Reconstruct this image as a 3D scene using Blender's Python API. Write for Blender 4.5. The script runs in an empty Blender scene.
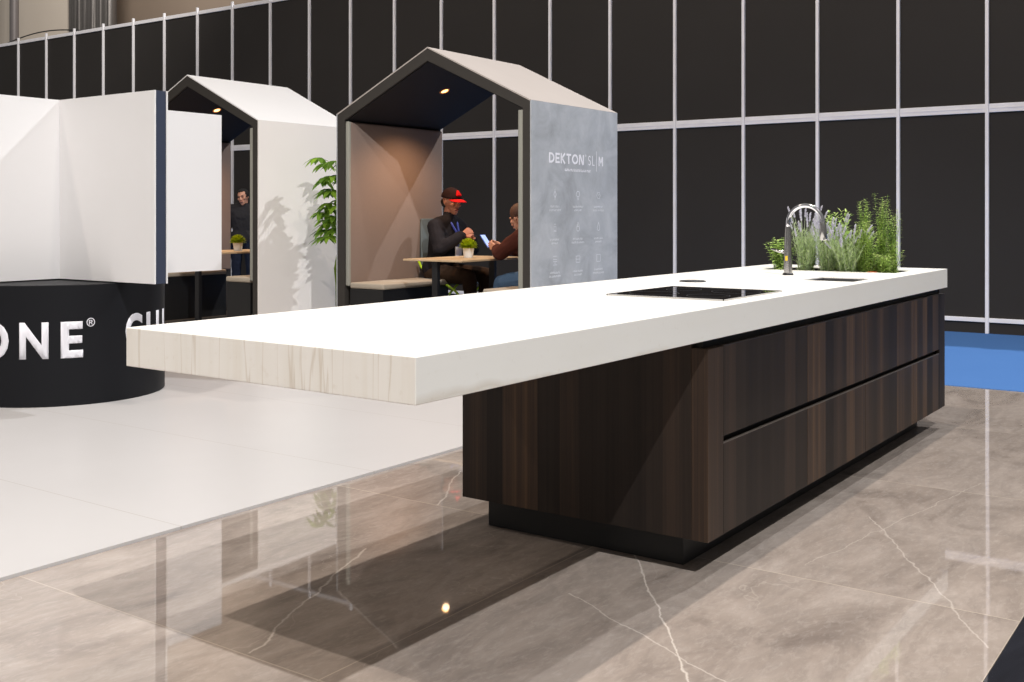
import bpy, bmesh, math, random
from mathutils import Vector, Matrix, noise
PI = math.pi
S = bpy.context.scene
COL = S.collection
random.seed(7)

# ------------------------------------------------------------------ helpers
def srgb(r, g, b):
    def f(c):
        c /= 255.0
        return c / 12.92 if c <= 0.04045 else ((c + 0.055) / 1.055) ** 2.4
    return (f(r), f(g), f(b), 1.0)

def link(o, parent=None):
    COL.objects.link(o)
    if parent is not None:
        o.parent = parent
    return o

def tag(o, label=None, cat=None, group=None, kind=None):
    if label: o['label'] = label
    if cat: o['category'] = cat
    if group: o['group'] = group
    if kind: o['kind'] = kind
    return o

def empty(name, loc, rz=0):
    o = bpy.data.objects.new(name, None)
    o.location = loc
    o.rotation_euler = (0, 0, rz)
    o.empty_display_size = 0.05
    return link(o)

class MB:
    """collects shapes (world / local coordinates) into one mesh"""
    def __init__(s):
        s.bm = bmesh.new()
    def _add(s, verts, faces):
        vs = [s.bm.verts.new(v) for v in verts]
        for f in faces:
            try: s.bm.faces.new([vs[i] for i in f])
            except ValueError: pass
        return vs
    def box(s, a, b, bevel=0.0, seg=2):
        t = bmesh.new()
        bmesh.ops.create_cube(t, size=1)
        for v in t.verts:
            v.co = Vector([(a[i] + b[i]) / 2 + v.co[i] * abs(b[i] - a[i]) for i in range(3)])
        if bevel > 0:
            bmesh.ops.bevel(t, geom=list(t.edges), offset=bevel, segments=seg, affect='EDGES', profile=0.5)
        s.merge(t)
        return s
    def merge(s, t, M=None):
        m = bpy.data.meshes.new('t')
        t.to_mesh(m); t.free()
        if M is not None: m.transform(M)
        s.bm.from_mesh(m)
        bpy.data.meshes.remove(m)
    def prism(s, poly, axis, lo, hi):
        """poly: list of 2D points; axis: extrusion axis index"""
        def p3(p, w):
            if axis == 0: return (w, p[0], p[1])
            if axis == 1: return (p[0], w, p[1])
            return (p[0], p[1], w)
        n = len(poly)
        vs = [p3(p, lo) for p in poly] + [p3(p, hi) for p in poly]
        fs = [tuple(range(n))[::-1], tuple(range(n, 2 * n))]
        for i in range(n):
            j = (i + 1) % n
            fs.append((i, j, n + j, n + i))
        s._add(vs, fs)
        return s
    def tube(s, pts, rad, seg=10, cap=True):
        pts = [Vector(p) for p in pts]
        n = len(pts)
        if not isinstance(rad, (list, tuple)): rad = [rad] * n
        rings = []
        up = Vector((0.31, 0.17, 0.93)).normalized()
        for i, p in enumerate(pts):
            d = (pts[min(i + 1, n - 1)] - pts[max(i - 1, 0)]).normalized()
            x = d.cross(up)
            if x.length < 1e-3: x = d.cross(Vector((1, 0, 0)))
            x.normalize(); y = x.cross(d).normalized()
            rings.append([s.bm.verts.new(p + (x * math.cos(2 * PI * k / seg) + y * math.sin(2 * PI * k / seg)) * rad[i]) for k in range(seg)])
            up = y
        for a, b in zip(rings, rings[1:]):
            for k in range(seg):
                s.bm.faces.new((a[k], a[(k + 1) % seg], b[(k + 1) % seg], b[k]))
        if cap:
            s.bm.faces.new(rings[0][::-1]); s.bm.faces.new(rings[-1])
        return s
    def lathe(s, prof, c=(0, 0, 0), seg=32):
        rings = []
        for r, z in prof:
            if r < 1e-5:
                rings.append([s.bm.verts.new((c[0], c[1], c[2] + z))])
            else:
                rings.append([s.bm.verts.new((c[0] + r * math.cos(2 * PI * k / seg), c[1] + r * math.sin(2 * PI * k / seg), c[2] + z)) for k in range(seg)])
        for a, b in zip(rings, rings[1:]):
            for k in range(seg):
                k2 = (k + 1) % seg
                if len(a) == 1 and len(b) == 1: continue
                if len(a) == 1: s.bm.faces.new((a[0], b[k2], b[k]))
                elif len(b) == 1: s.bm.faces.new((a[k], a[k2], b[0]))
                else: s.bm.faces.new((a[k], a[k2], b[k2], b[k]))
        return s
    def ball(s, c, r, sub=2):
        t = bmesh.new()
        bmesh.ops.create_icosphere(t, subdivisions=sub, radius=1)
        if not isinstance(r, (tuple, list)): r = (r, r, r)
        for v in t.verts:
            v.co = Vector((c[0] + v.co.x * r[0], c[1] + v.co.y * r[1], c[2] + v.co.z * r[2]))
        s.merge(t)
        return s
    def hull(s, balls, sub=2):
        """convex hull of spheres: [(centre, radius or 3 radii)...] -> tapered capsule / pad"""
        t = bmesh.new()
        for c, r in balls:
            if not isinstance(r, (tuple, list)): r = (r, r, r)
            u = bmesh.new(); bmesh.ops.create_icosphere(u, subdivisions=sub, radius=1)
            for v in u.verts:
                t.verts.new((c[0] + v.co.x * r[0], c[1] + v.co.y * r[1], c[2] + v.co.z * r[2]))
            u.free()
        res = bmesh.ops.convex_hull(t, input=list(t.verts))
        bmesh.ops.delete(t, geom=[v for v in t.verts if not v.link_faces], context='VERTS')
        s.merge(t)
        return s
    def chain(s, pts, rads, sub=2):
        for i in range(len(pts) - 1):
            s.hull([(pts[i], rads[i]), (pts[i + 1], rads[i + 1])], sub)
        return s
    def build(s, name, mat, parent=None, smooth=False, remesh=0, smooth_it=4, angle=None, M=None, disp=0):
        bmesh.ops.recalc_face_normals(s.bm, faces=list(s.bm.faces))
        me = bpy.data.meshes.new(name)
        s.bm.to_mesh(me); s.bm.free()
        if M is not None: me.transform(M)
        if remesh:
            tmp = bpy.data.objects.new('tmp', me); COL.objects.link(tmp)
            r = tmp.modifiers.new('r', 'REMESH'); r.mode = 'VOXEL'; r.voxel_size = remesh
            q = tmp.modifiers.new('s', 'SMOOTH'); q.factor = 0.5; q.iterations = smooth_it
            dg = bpy.context.evaluated_depsgraph_get(); dg.update()
            me2 = bpy.data.meshes.new_from_object(tmp.evaluated_get(dg))
            bpy.data.objects.remove(tmp); bpy.data.meshes.remove(me)
            me = me2; me.name = name
            if disp:
                for v in me.vertices:
                    k = noise.noise(v.co * 14) * disp + noise.noise(v.co * 31) * disp * .4
                    v.co += v.normal * k
        if smooth or remesh:
            for p in me.polygons: p.use_smooth = True
            if angle: me.set_sharp_from_angle(angle=math.radians(angle))
        me.materials.clear()
        me.materials.append(mat)
        o = bpy.data.objects.new(name, me)
        return link(o, parent)

# ------------------------------------------------------------------ materials
class NT:
    def __init__(s, name):
        s.m = bpy.data.materials.new(name); s.m.use_nodes = True
        s.t = s.m.node_tree; s.t.nodes.clear()
        s.out = s.n('ShaderNodeOutputMaterial')
        s.p = s.n('ShaderNodeBsdfPrincipled')
        s.l(s.p.outputs[0], s.out.inputs[0])
    def n(s, typ, **kw):
        x = s.t.nodes.new(typ)
        for k, v in kw.items(): setattr(x, k, v)
        return x
    def l(s, a, b): s.t.links.new(a, b)
    def set(s, node, sock, v):
        if hasattr(v, 'is_linked') or isinstance(v, bpy.types.NodeSocket): s.l(v, node.inputs[sock])
        else: node.inputs[sock].default_value = v
    def math(s, op, a, b=None, clamp=False):
        x = s.n('ShaderNodeMath', operation=op); x.use_clamp = clamp
        s.set(x, 0, a)
        if b is not None: s.set(x, 1, b)
        return x.outputs[0]
    def coords(s):
        return s.n('ShaderNodeTexCoord').outputs['Object']
    def mapping(s, scale=(1, 1, 1), vec=None):
        x = s.n('ShaderNodeMapping'); x.inputs['Scale'].default_value = scale
        s.l(vec or s.coords(), x.inputs[0]); return x.outputs[0]
    def noise(s, vec, scale=5, detail=4, rough=0.5, dist=0):
        x = s.n('ShaderNodeTexNoise'); s.l(vec, x.inputs['Vector'])
        x.inputs['Scale'].default_value = scale; x.inputs['Detail'].default_value = detail
        x.inputs['Roughness'].default_value = rough; x.inputs['Distortion'].default_value = dist
        return x.outputs[0]
    def ramp(s, f, stops, interp='LINEAR'):
        x = s.n('ShaderNodeValToRGB'); r = x.color_ramp; r.interpolation = interp
        while len(r.elements) < len(stops): r.elements.new(0.5)
        for e, (p, c) in zip(r.elements, stops):
            e.position = p; e.color = c if len(c) == 4 else (*c, 1)
        s.l(f, x.inputs[0]); return x.outputs[0]
    def mix(s, f, a, b, mode='MIX'):
        x = s.n('ShaderNodeMix', data_type='RGBA', blend_type=mode)
        s.set(x, 0, f); s.set(x, 6, a); s.set(x, 7, b)
        return x.outputs[2]
    def bump(s, h, strength=0.2, dist=0.01):
        x = s.n('ShaderNodeBump'); x.inputs['Strength'].default_value = strength
        x.inputs['Distance'].default_value = dist
        s.l(h, x.inputs['Height']); s.l(x.outputs[0], s.p.inputs['Normal'])
    def fin(s, col, rough=0.5, metal=0, spec=None):
        s.set(s.p, 'Base Color', col); s.set(s.p, 'Roughness', rough); s.set(s.p, 'Metallic', metal)
        if spec is not None: s.p.inputs['Specular IOR Level'].default_value = spec
        return s.m

def flat(name, rgb, rough=0.6, metal=0, var=0.06, scale=8, spec=None, bump=0):
    t = NT(name)
    c = srgb(*rgb)
    n = t.noise(t.coords(), scale, 5)
    col = t.mix(n, tuple(x * (1 - var) for x in c[:3]) + (1,), tuple(min(1, x * (1 + var)) for x in c[:3]) + (1,))
    if bump: t.bump(t.noise(t.coords(), scale * 20, 3), bump, 0.002)
    return t.fin(col, rough, metal, spec)

def emis(name, rgb, strength):
    t = NT(name); t.p.inputs['Emission Color'].default_value = srgb(*rgb)
    t.p.inputs['Emission Strength'].default_value = strength
    return t.fin(srgb(*rgb), 0.5)

def mat_marble(name, dark=False):
    t = NT(name); P = t.coords()
    sep = t.n('ShaderNodeSeparateXYZ'); t.l(P, sep.inputs[0]); U, V = sep.outputs[0], sep.outputs[1]
    iu = t.math('FLOOR', t.math('DIVIDE', t.math('SUBTRACT', U, 2.045), 1.52))
    iv = t.math('FLOOR', t.math('DIVIDE', t.math('SUBTRACT', V, 0.63), 1.44))
    cb = t.n('ShaderNodeCombineXYZ'); t.l(iu, cb.inputs[0]); t.l(iv, cb.inputs[1])
    wn = t.n('ShaderNodeTexWhiteNoise', noise_dimensions='3D'); t.l(cb.outputs[0], wn.inputs['Vector'])
    # per tile offset so veins break at the joints
    off = t.n('ShaderNodeVectorMath', operation='SCALE'); t.l(wn.outputs['Color'], off.inputs[0]); off.inputs['Scale'].default_value = 9.0
    ad = t.n('ShaderNodeVectorMath', operation='ADD'); t.l(P, ad.inputs[0]); t.l(off.outputs[0], ad.inputs[1])
    Q = ad.outputs[0]
    mp = t.n('ShaderNodeMapping'); mp.inputs['Rotation'].default_value = (0, 0, 0.5); mp.inputs['Scale'].default_value = (1.0, 2.4, 1)
    t.l(Q, mp.inputs[0]); W = mp.outputs[0]
    n1 = t.noise(W, 1.5, 9, 0.62, 1.2)
    n2 = t.noise(W, 6.0, 8, 0.7, 0.8)
    n3 = t.noise(W, 22.0, 6, 0.7, 0.4)
    if dark:
        col = t.ramp(n1, [(0.3, srgb(26, 27, 32)), (0.7, srgb(44, 46, 54))])
        vein = srgb(120, 120, 125)
    else:
        col = t.ramp(n1, [(0.30, srgb(128, 117, 110)), (0.47, srgb(156, 144, 135)), (0.62, srgb(170, 158, 149)), (0.78, srgb(184, 173, 164))])
        col = t.mix(t.math('MULTIPLY', t.math('SUBTRACT', n2, 0.45, True), 2.4, True), col, srgb(140, 130, 123))
        col = t.mix(t.math('MULTIPLY', t.math('SUBTRACT', n3, 0.50, True), 1.5, True), col, srgb(194, 185, 177))
        vein = srgb(216, 206, 196)
    def crack(vec, scale, dist, w, amp):
        n = t.noise(vec, scale, 6, 0.55, dist)
        a = t.math('ABSOLUTE', t.math('SUBTRACT', n, 0.5))
        r = t.math('SUBTRACT', 1.0, t.math('DIVIDE', a, w), True)
        m = t.math('MULTIPLY', t.math('SUBTRACT', t.noise(vec, scale * 1.7 + .3, 3), 0.47, True), 9.0, True)
        return t.math('MULTIPLY', t.math('MULTIPLY', r, m), amp)
    v = t.math('ADD', crack(Q, 0.55, 0.25, 0.0016, 0.22), crack(W, 0.9, 0.3, 0.0022, 0.0), True)
    if not dark:
        # a few long straight cracks that the real floor shows
        nn = t.math('MULTIPLY', t.math('SUBTRACT', t.noise(P, 5.0, 5, 0.6), 0.5), 0.075)
        for (x0, y0, x1, y1, w, amp) in ((3.50, 1.93, 2.44, 1.14, 0.005, .9), (2.98, 1.88, 2.40, 0.66, 0.005, .55), (4.45, 1.35, 3.3, .66, .005, .5),
                                         (2.95, 2.75, 2.06, 2.35, .006, .8), (4.1, 3.2, 3.57, 2.9, .006, .7), (5.3, 1.1, 3.7, 1.35, .004, .35)):
            dx, dy = x1 - x0, y1 - y0; L = math.hypot(dx, dy); dx /= L; dy /= L
            dist = t.math('ABSOLUTE', t.math('ADD', t.math('ADD', t.math('MULTIPLY', U, dy), t.math('MULTIPLY', V, -dx)),
                          t.math('ADD', nn, -(x0 * dy - y0 * dx))))
            al = t.math('ADD', t.math('MULTIPLY', U, dx), t.math('ADD', t.math('MULTIPLY', V, dy), -(x0 * dx + y0 * dy)))
            inside = t.math('MULTIPLY', t.math('GREATER_THAN', al, 0.0), t.math('LESS_THAN', al, L))
            k = t.math('MULTIPLY', t.math('MULTIPLY', t.math('SUBTRACT', 1.0, t.math('DIVIDE', dist, w), True), inside), amp)
            v = t.math('MAXIMUM', v, k)
    col = t.mix(v, col, vein)
    # joints
    def joint(X, o, sp):
        fr = t.math('FRACT', t.math('DIVIDE', t.math('SUBTRACT', X, o - sp / 2), sp))
        return t.math('LESS_THAN', t.math('ABSOLUTE', t.math('SUBTRACT', fr, 0.5)), 0.0016)
    j = t.math('MAXIMUM', joint(U, 2.045, 1.52), joint(V, 0.63, 1.44))
    col = t.mix(t.math('MULTIPLY', j, 0.55), col, srgb(205, 192, 175) if not dark else srgb(60, 60, 64))
    # every tile lies at a very slightly different tilt
    geo = t.n('ShaderNodeNewGeometry')
    sub = t.n('ShaderNodeVectorMath', operation='SUBTRACT'); t.l(wn.outputs['Color'], sub.inputs[0]); sub.inputs[1].default_value = (.5, .5, .5)
    sc = t.n('ShaderNodeVectorMath', operation='SCALE'); t.l(sub.outputs[0], sc.inputs[0]); sc.inputs['Scale'].default_value = 0.004
    an = t.n('ShaderNodeVectorMath', operation='ADD'); t.l(geo.outputs['Normal'], an.inputs[0]); t.l(sc.outputs[0], an.inputs[1])
    nz = t.n('ShaderNodeVectorMath', operation='NORMALIZE'); t.l(an.outputs[0], nz.inputs[0]); t.l(nz.outputs[0], t.p.inputs['Normal'])
    t.p.inputs['IOR'].default_value = 1.85
    return t.fin(col, 0.025)

def mat_wood(name='dark_veneer', lift=0.0):
    t = NT(name); P = t.coords()
    sep = t.n('ShaderNodeSeparateXYZ'); t.l(P, sep.inputs[0])
    w = t.math('ADD', sep.outputs[0], t.math('MULTIPLY', sep.outputs[1], 1.37))     # runs across planks on both faces
    cb = t.n('ShaderNodeCombineXYZ'); t.l(w, cb.inputs[0]); t.l(t.math('MULTIPLY', sep.outputs[2], 0.012), cb.inputs[2])
    plank = t.n('ShaderNodeTexVoronoi', voronoi_dimensions='1D', feature='F1'); t.l(w, plank.inputs['W']); plank.inputs['Scale'].default_value = 8.5
    plank.inputs['Randomness'].default_value = 1.0
    pc = t.n('ShaderNodeSeparateColor'); t.l(plank.outputs['Color'], pc.inputs[0])
    g = t.noise(cb.outputs[0], 60, 6, 0.65)
    g2 = t.noise(cb.outputs[0], 9, 5, 0.6)
    f = t.math('ADD', t.math('ADD', t.math('MULTIPLY', pc.outputs[0], 0.45), lift), t.math('ADD', t.math('MULTIPLY', g, 0.5), t.math('MULTIPLY', g2, 0.55)))
    col = t.ramp(f, [(0.50, srgb(36, 30, 27)), (0.70, srgb(48, 40, 35)), (0.86, srgb(64, 51, 43)), (1.0, srgb(90, 70, 54))])
    return t.fin(col, t.math('ADD', 0.5, t.math('MULTIPLY', g, 0.15)), 0, 0.25)

def mat_worktop():
    t = NT('cream_travertine_slab'); P = t.coords()
    sep = t.n('ShaderNodeSeparateXYZ'); t.l(P, sep.inputs[0])
    wob = t.math('MULTIPLY', t.math('SUBTRACT', t.noise(P, 2.2, 3), 0.5), 0.008)
    vv = t.math('ADD', sep.outputs[1], wob)
    cb = t.n('ShaderNodeCombineXYZ'); t.l(vv, cb.inputs[1])
    t.l(t.math('MULTIPLY', sep.outputs[0], 0.004), cb.inputs[0]); t.l(t.math('MULTIPLY', sep.outputs[2], 0.05), cb.inputs[2])
    n1 = t.noise(cb.outputs[0], 14, 6, 0.6)
    col = t.ramp(n1, [(0.3, srgb(240, 236, 228)), (0.5, srgb(247, 245, 240)), (0.7, srgb(250, 248, 244))])
    n2 = t.noise(cb.outputs[0], 9.0, 4, 0.5)
    k = t.math('SUBTRACT', 1.0, t.math('DIVIDE', t.math('ABSOLUTE', t.math('SUBTRACT', n2, 0.5)), 0.010), True)
    col = t.mix(t.math('MULTIPLY', k, 0.42), col, srgb(196, 180, 158))
    sp = t.noise(P, 40, 4)
    col = t.mix(t.math('MULTIPLY', t.math('SUBTRACT', sp, 0.62, True), 1.2, True), col, srgb(206, 192, 172))
    return t.fin(col, 0.42)

def mat_slate():
    t = NT('cloudy_slate_panel'); P = t.coords()
    n = t.noise(P, 3.2, 8, 0.65, 0.6); n2 = t.noise(P, 17, 6, 0.7)
    col = t.ramp(n, [(0.3, srgb(150, 153, 158)), (0.5, srgb(170, 174, 180)), (0.72, srgb(188, 191, 196))])
    col = t.mix(t.math('MULTIPLY', t.math('SUBTRACT', n2, 0.5, True), 0.9, True), col, srgb(146, 146, 150))
    return t.fin(col, 0.5)

def mat_fabric(name, rgb, scale=240):
    t = NT(name); c = srgb(*rgb); P = t.coords()
    n = t.noise(P, scale, 2); n2 = t.noise(P, 3, 3)
    col = t.mix(n, tuple(x * .8 for x in c[:3]) + (1,), tuple(min(1, x * 1.15) for x in c[:3]) + (1,))
    col = t.mix(t.math('MULTIPLY', n2, .2), col, tuple(x * .85 for x in c[:3]) + (1,))
    t.bump(n, .25, .002)
    return t.fin(col, 0.92, 0, .15)

def mat_leaf(name, a, b, scale=30):
    t = NT(name); P = t.coords()
    oi = t.n('ShaderNodeNewGeometry')
    n = t.noise(P, scale, 3)
    f = t.math('ADD', t.math('MULTIPLY', n, .6), t.math('MULTIPLY', oi.outputs['Random Per Island'], .5))
    col = t.ramp(f, [(0.2, srgb(*a)), (0.8, srgb(*b))])
    m = t.fin(col, 0.5, 0, .35)
    tr_ = t.n('ShaderNodeBsdfTranslucent'); t.l(col, tr_.inputs[0])
    mx = t.n('ShaderNodeMixShader'); mx.inputs[0].default_value = .45
    t.l(t.p.outputs[0], mx.inputs[1]); t.l(tr_.outputs[0], mx.inputs[2]); t.l(mx.outputs[0], t.out.inputs[0])
    return m

def mat_carpet():
    t = NT('blue_carpet'); P = t.coords()
    n = t.noise(P, 220, 2); n2 = t.noise(P, 2.2, 4)
    col = t.mix(n, srgb(60, 100, 158), srgb(86, 128, 186))
    col = t.mix(t.math('MULTIPLY', n2, .3), col, srgb(62, 102, 160))
    t.bump(n, .4, .003)
    return t.fin(col, 0.95, 0, .1)

def mat_whitefloor():
    t = NT('white_matt_slabs'); P = t.coords()
    n = t.noise(P, 1.2, 5, .6)
    col = t.mix(n, srgb(190, 188, 188), srgb(198, 196, 196))
    sep = t.n('ShaderNodeSeparateXYZ'); t.l(P, sep.inputs[0])
    def joint(X, o, sp):
        fr = t.math('FRACT', t.math('DIVIDE', t.math('SUBTRACT', X, o - sp / 2), sp))
        return t.math('LESS_THAN', t.math('ABSOLUTE', t.math('SUBTRACT', fr, 0.5)), 0.0022)
    j = joint(sep.outputs[0], 3.825, 1.111)
    col = t.mix(t.math('MULTIPLY', j, .5), col, srgb(150, 140, 130))
    return t.fin(col, 0.33, 0, .45)

M = {}
M['marble'] = mat_marble('taupe_marble_tiles'); M['dmarble'] = mat_marble('black_marble_tiles', True)
M['wood'] = mat_wood(); M['wood_light'] = mat_wood('lighter_veneer_strip', .10); M['top'] = mat_worktop(); M['slate'] = mat_slate()
M['wfloor'] = mat_whitefloor(); M['carpet'] = mat_carpet()
M['plinth'] = flat('black_plinth', (22, 22, 23), .5)
M['channel'] = flat('black_recess', (12, 12, 12), .6)
M['drawer_edge'] = flat('brushed_brown_edge', (92, 84, 78), .4)
M['panel'] = flat('charcoal_wall_panel', (47, 44, 42), .75, var=.12, scale=1.2, spec=.3)
M['alu'] = flat('brushed_aluminium', (242, 241, 245), .35, .0, .08, 6)
M['darkframe'] = flat('dark_grey_booth_frame', (56, 53, 50), .7, spec=.3)
M['inner'] = flat('dark_navy_booth_lining', (27, 26, 28), .7, spec=.3)
M['white'] = flat('white_laminate', (225, 224, 225), .5, var=.02, scale=2)
M['whitewarm'] = flat('warm_white_booth_cladding', (234, 228, 224), .55, var=.03, scale=2)
M['greige'] = flat('pale_greige_roof_panel', (176, 168, 163), .55, var=.05, scale=3)
M['navy'] = flat('navy_panel_core', (46, 54, 74), .55)
M['drum'] = flat('charcoal_drum', (22, 23, 27), .5, var=.1, scale=2, spec=.2)
M['letter'] = flat('white_vinyl_lettering', (232, 232, 240), .5, var=.01)
M['letter_soft'] = flat('pale_grey_print', (214, 217, 224), .5, var=.01)
M['pad'] = mat_fabric('taupe_upholstery', (138, 121, 112))
M['pad_lit'] = mat_fabric('cool_lit_pad_fabric', (150, 150, 142))  # padding colour greyed to paint in the cool light on its front edge
M['seatpad'] = mat_fabric('sand_seat_fabric', (168, 158, 144))
M['black'] = flat('black_metal', (24, 24, 26), .45)
M['tabletop'] = flat('light_oak_tabletop', (190, 165, 132), .5, var=.15, scale=14)
M['chrome'] = flat('brushed_steel', (190, 188, 186), .22, 1.0, .04)
M['chrome_bright'] = flat('polished_steel', (225, 225, 230), .1, 1.0, .03)
M['sink'] = flat('satin_steel_basin', (150, 150, 150), .35, .9, .05)
M['glass'] = flat('black_ceramic_glass', (8, 8, 9), .03, var=.05)
M['zone'] = flat('dark_grey_zone_print', (58, 58, 60), .3)
M['soil'] = flat('dark_potting_soil', (40, 30, 24), .95, var=.4, scale=60)
M['terracotta'] = flat('terracotta', (190, 98, 60), .8)
M['pot'] = flat('white_ceramic', (235, 235, 235), .3)
M['stem'] = mat_leaf('green_stem', (82, 110, 50), (140, 165, 84))
M['stem_sil'] = mat_leaf('silver_green_stem', (150, 168, 130), (205, 215, 190))
M['leaf_mint'] = mat_leaf('mint_leaf', (140, 178, 86), (220, 240, 150))
M['leaf_ros'] = mat_leaf('rosemary_leaf', (150, 190, 84), (236, 250, 168))
M['leaf_lav'] = mat_leaf('lavender_leaf', (150, 178, 116), (222, 236, 184))
M['leaf_dark'] = mat_leaf('ficus_leaf', (52, 96, 36), (150, 190, 62), 6)
M['flower'] = mat_leaf('pale_lavender_flower', (190, 188, 205), (228, 226, 236))
M['ball'] = mat_leaf('lime_tuft', (120, 150, 16), (200, 214, 40))
M['trunk'] = mat_leaf('ficus_stem', (92, 124, 44), (142, 168, 66))
M['skin'] = flat('skin', (178, 118, 92), .55, var=.06, scale=20)
M['skin2'] = flat('light_skin', (205, 150, 124), .55, var=.06, scale=20)
M['hair'] = flat('dark_brown_hair', (72, 42, 30), .7, var=.4, scale=90)
M['hair_black'] = flat('black_hair', (24, 21, 20), .7, var=.3, scale=90)
M['jacket'] = mat_fabric('black_jacket', (34, 32, 36), 300)
M['jacket_brown'] = mat_fabric('maroon_brown_jacket', (82, 44, 36), 300)
M['shirt_grey'] = mat_fabric('dark_grey_shirt', (50, 49, 52), 300)
M['trouser'] = mat_fabric('dark_brown_trousers', (56, 42, 32), 300)
M['jeans'] = mat_fabric('blue_denim', (84, 110, 140), 400)
M['jeans_dark'] = mat_fabric('dark_denim', (34, 40, 56), 400)
M['shoe'] = flat('black_shoe', (22, 20, 20), .5)
M['cap_black'] = mat_fabric('black_cap_cloth', (42, 26, 26), 300)
M['red'] = mat_fabric('red_cap_cloth', (205, 24, 26), 300)
M['lanyard'] = flat('blue_lanyard', (60, 74, 170), .6)
M['paper'] = flat('white_paper', (225, 228, 238), .6, var=.02)
M['eye'] = flat('eye', (30, 22, 18), .2)
M['lip'] = flat('lip', (140, 78, 66), .5)
M['phone'] = flat('blue_phone_case', (84, 110, 190), .3)
M['screen'] = emis('lit_phone_screen', (150, 175, 235), .8)
M['chairgrey'] = mat_fabric('slate_chair_fabric', (92, 102, 106))
M['lime'] = flat('lime_tube', (160, 196, 30), .4)
M['hallwall'] = flat('grey_brown_hall_wall', (142, 126, 112), .85, var=.15, scale=.5)
M['banner'] = mat_fabric('beige_cloth', (226, 214, 200), 60)
M['foil'] = flat('crinkled_silver_foil', (118, 114, 112), .42, .6, .2, 30, bump=.6)
M['polegrey'] = flat('grey_steel_pole', (118, 112, 112), .5, .3)
M['bulb'] = emis('warm_downlight_lens', (255, 188, 112), 5)
M['trimring'] = flat('bronze_downlight_ring', (200, 130, 80), .5, .2)
M['yellow'] = flat('yellow_sticker', (225, 190, 50), .5, var=.02)

# ------------------------------------------------------------------ camera
cam_d = bpy.data.cameras.new('camera'); cam = bpy.data.objects.new('camera', cam_d); link(cam)
cam_d.sensor_width = 36; cam_d.lens = 1081.05 / 1024 * 36
H = 1.234
cam.location = (0, 0, H)
cam.rotation_euler = (PI / 2, 0, math.radians(35.203 - 90))
cam_d.shift_y = -(341 - 214.41) / 1024
cam_d.clip_end = 200
S.camera = cam

# ------------------------------------------------------------------ floor
def struct(name, mb, mat, label, parent=None, **k):
    o = mb.build(name, mat, parent, **k)
    if parent is None: tag(o, label, 'floor' if name.startswith('floor') else 'wall' if name.startswith('wall') else 'trim', kind='structure')
    return o
struct('floor', MB().box((-5, .63, -.03), (8.18, 3.5, 0)), M['marble'], 'polished taupe marble tile floor under the kitchen island')
struct('floor', MB().box((-5, -8, -.03), (8.18, .628, 0)), M['dmarble'], 'black veined tile floor at the bottom right corner')
struct('floor', MB().box((-5, 3.502, -.03), (8.6, 24, .012)), M['wfloor'], 'white matt slab floor around the round stand and booths')
struct('floor', MB().box((8.18, -8, -.035), (11.96, 3.5, 0.004)).box((8.602, 3.5, -.035), (11.96, 24, .004)), M['carpet'], 'bright blue carpet in front of the black wall')

# ------------------------------------------------------------------ black partition wall
UW = 11.93
posts_v = [2.423 - .9 * k for k in range(9, 0, -1)] + [2.423, 3.318, 4.208, 5.095, 5.985, 6.895, 7.805, 8.715, 9.645, 10.525, 11.405, 12.28, 13.165, 14.075, 14.965, 15.855, 16.735, 17.635, 18.55, 19.48, 20.46, 21.4]
w = MB().box((UW + .02, posts_v[0], 0.0), (UW + .05, posts_v[-1], 2.29)).box((UW + .02, posts_v[0], 2.37), (UW + .05, posts_v[-1], 4.66))
wall = struct('wall_back', w, M['panel'], 'tall wall of charcoal panels behind the booths')
for v in posts_v:
    MB().box((UW - .015, v - .018, 0.004), (UW + .025, v + .018, 4.75), .005).build('post', M['alu'], wall)
for z0, z1 in ((.12, .165), (2.285, 2.375), (4.63, 4.69)):
    r = MB()
    for a, b in zip(posts_v, posts_v[1:]):
        r.box((UW, a + .018, z0), (UW + .03, b - .018, z1), .004)
        if z1 - z0 > .08: r.box((UW - .004, a + .018, z0 + .04), (UW + .0, b - .018, z0 + .05))
    r.build('rail', M['alu'], wall)
MB().box((UW + .1, posts_v[0], .004), (UW + .12, posts_v[-1], .12)).build('kick_board', M['plinth'], wall)
# small white notice lettering low on the wall behind the seated men
nt = MB()
for k, (zz, ww) in enumerate(((1.17, .13), (1.08, .09), (.99, .14))):
    for q in range(5):
        nt.box((UW + .014, 7.38 + q * ww / 5, zz), (UW + .02, 7.38 + q * ww / 5 + ww / 7, zz + .03 + .008 * (q % 2)))
nt.build('wall_lettering', M['letter'], wall)

# hall behind
struct('wall_hall', MB().box((19, -10, 0), (19.2, 40, 14)), M['hallwall'], 'grey brown hall wall seen above the charcoal wall')
b = MB().box((17.0, 26.66, 0.0), (17.05, 32, 12), .01); tag(b.build('cloth_banner', M['banner']), 'large plain beige cloth hanging above the wall at top left', 'banner')
f = MB()
n = 60
v0, v1 = 26.45, 24.6
top = [f.bm.verts.new((16.9 + .09 * math.sin(i * 1.9) + .03 * math.sin(i * 5.1), v0 + (v1 - v0) * i / n, 12)) for i in range(n + 1)]
mid = [f.bm.verts.new((16.9 + .12 * math.sin(i * 1.9 + .4) + .04 * math.sin(i * 4.1), v0 + (v1 - v0) * i / n, 6)) for i in range(n + 1)]
bot = [f.bm.verts.new((16.9 + .10 * math.sin(i * 1.9 + .8) + .04 * math.sin(i * 3.1), v0 + (v1 - v0) * i / n, 0.05)) for i in range(n + 1)]
for i in range(n):
    f.bm.faces.new((top[i], top[i + 1], mid[i + 1], mid[i])); f.bm.faces.new((mid[i], mid[i + 1], bot[i + 1], bot[i]))
fo = f.build('foil_curtain', M['foil'], smooth=True)
sm = fo.modifiers.new('s', 'SOLIDIFY'); sm.thickness = .01
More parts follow.
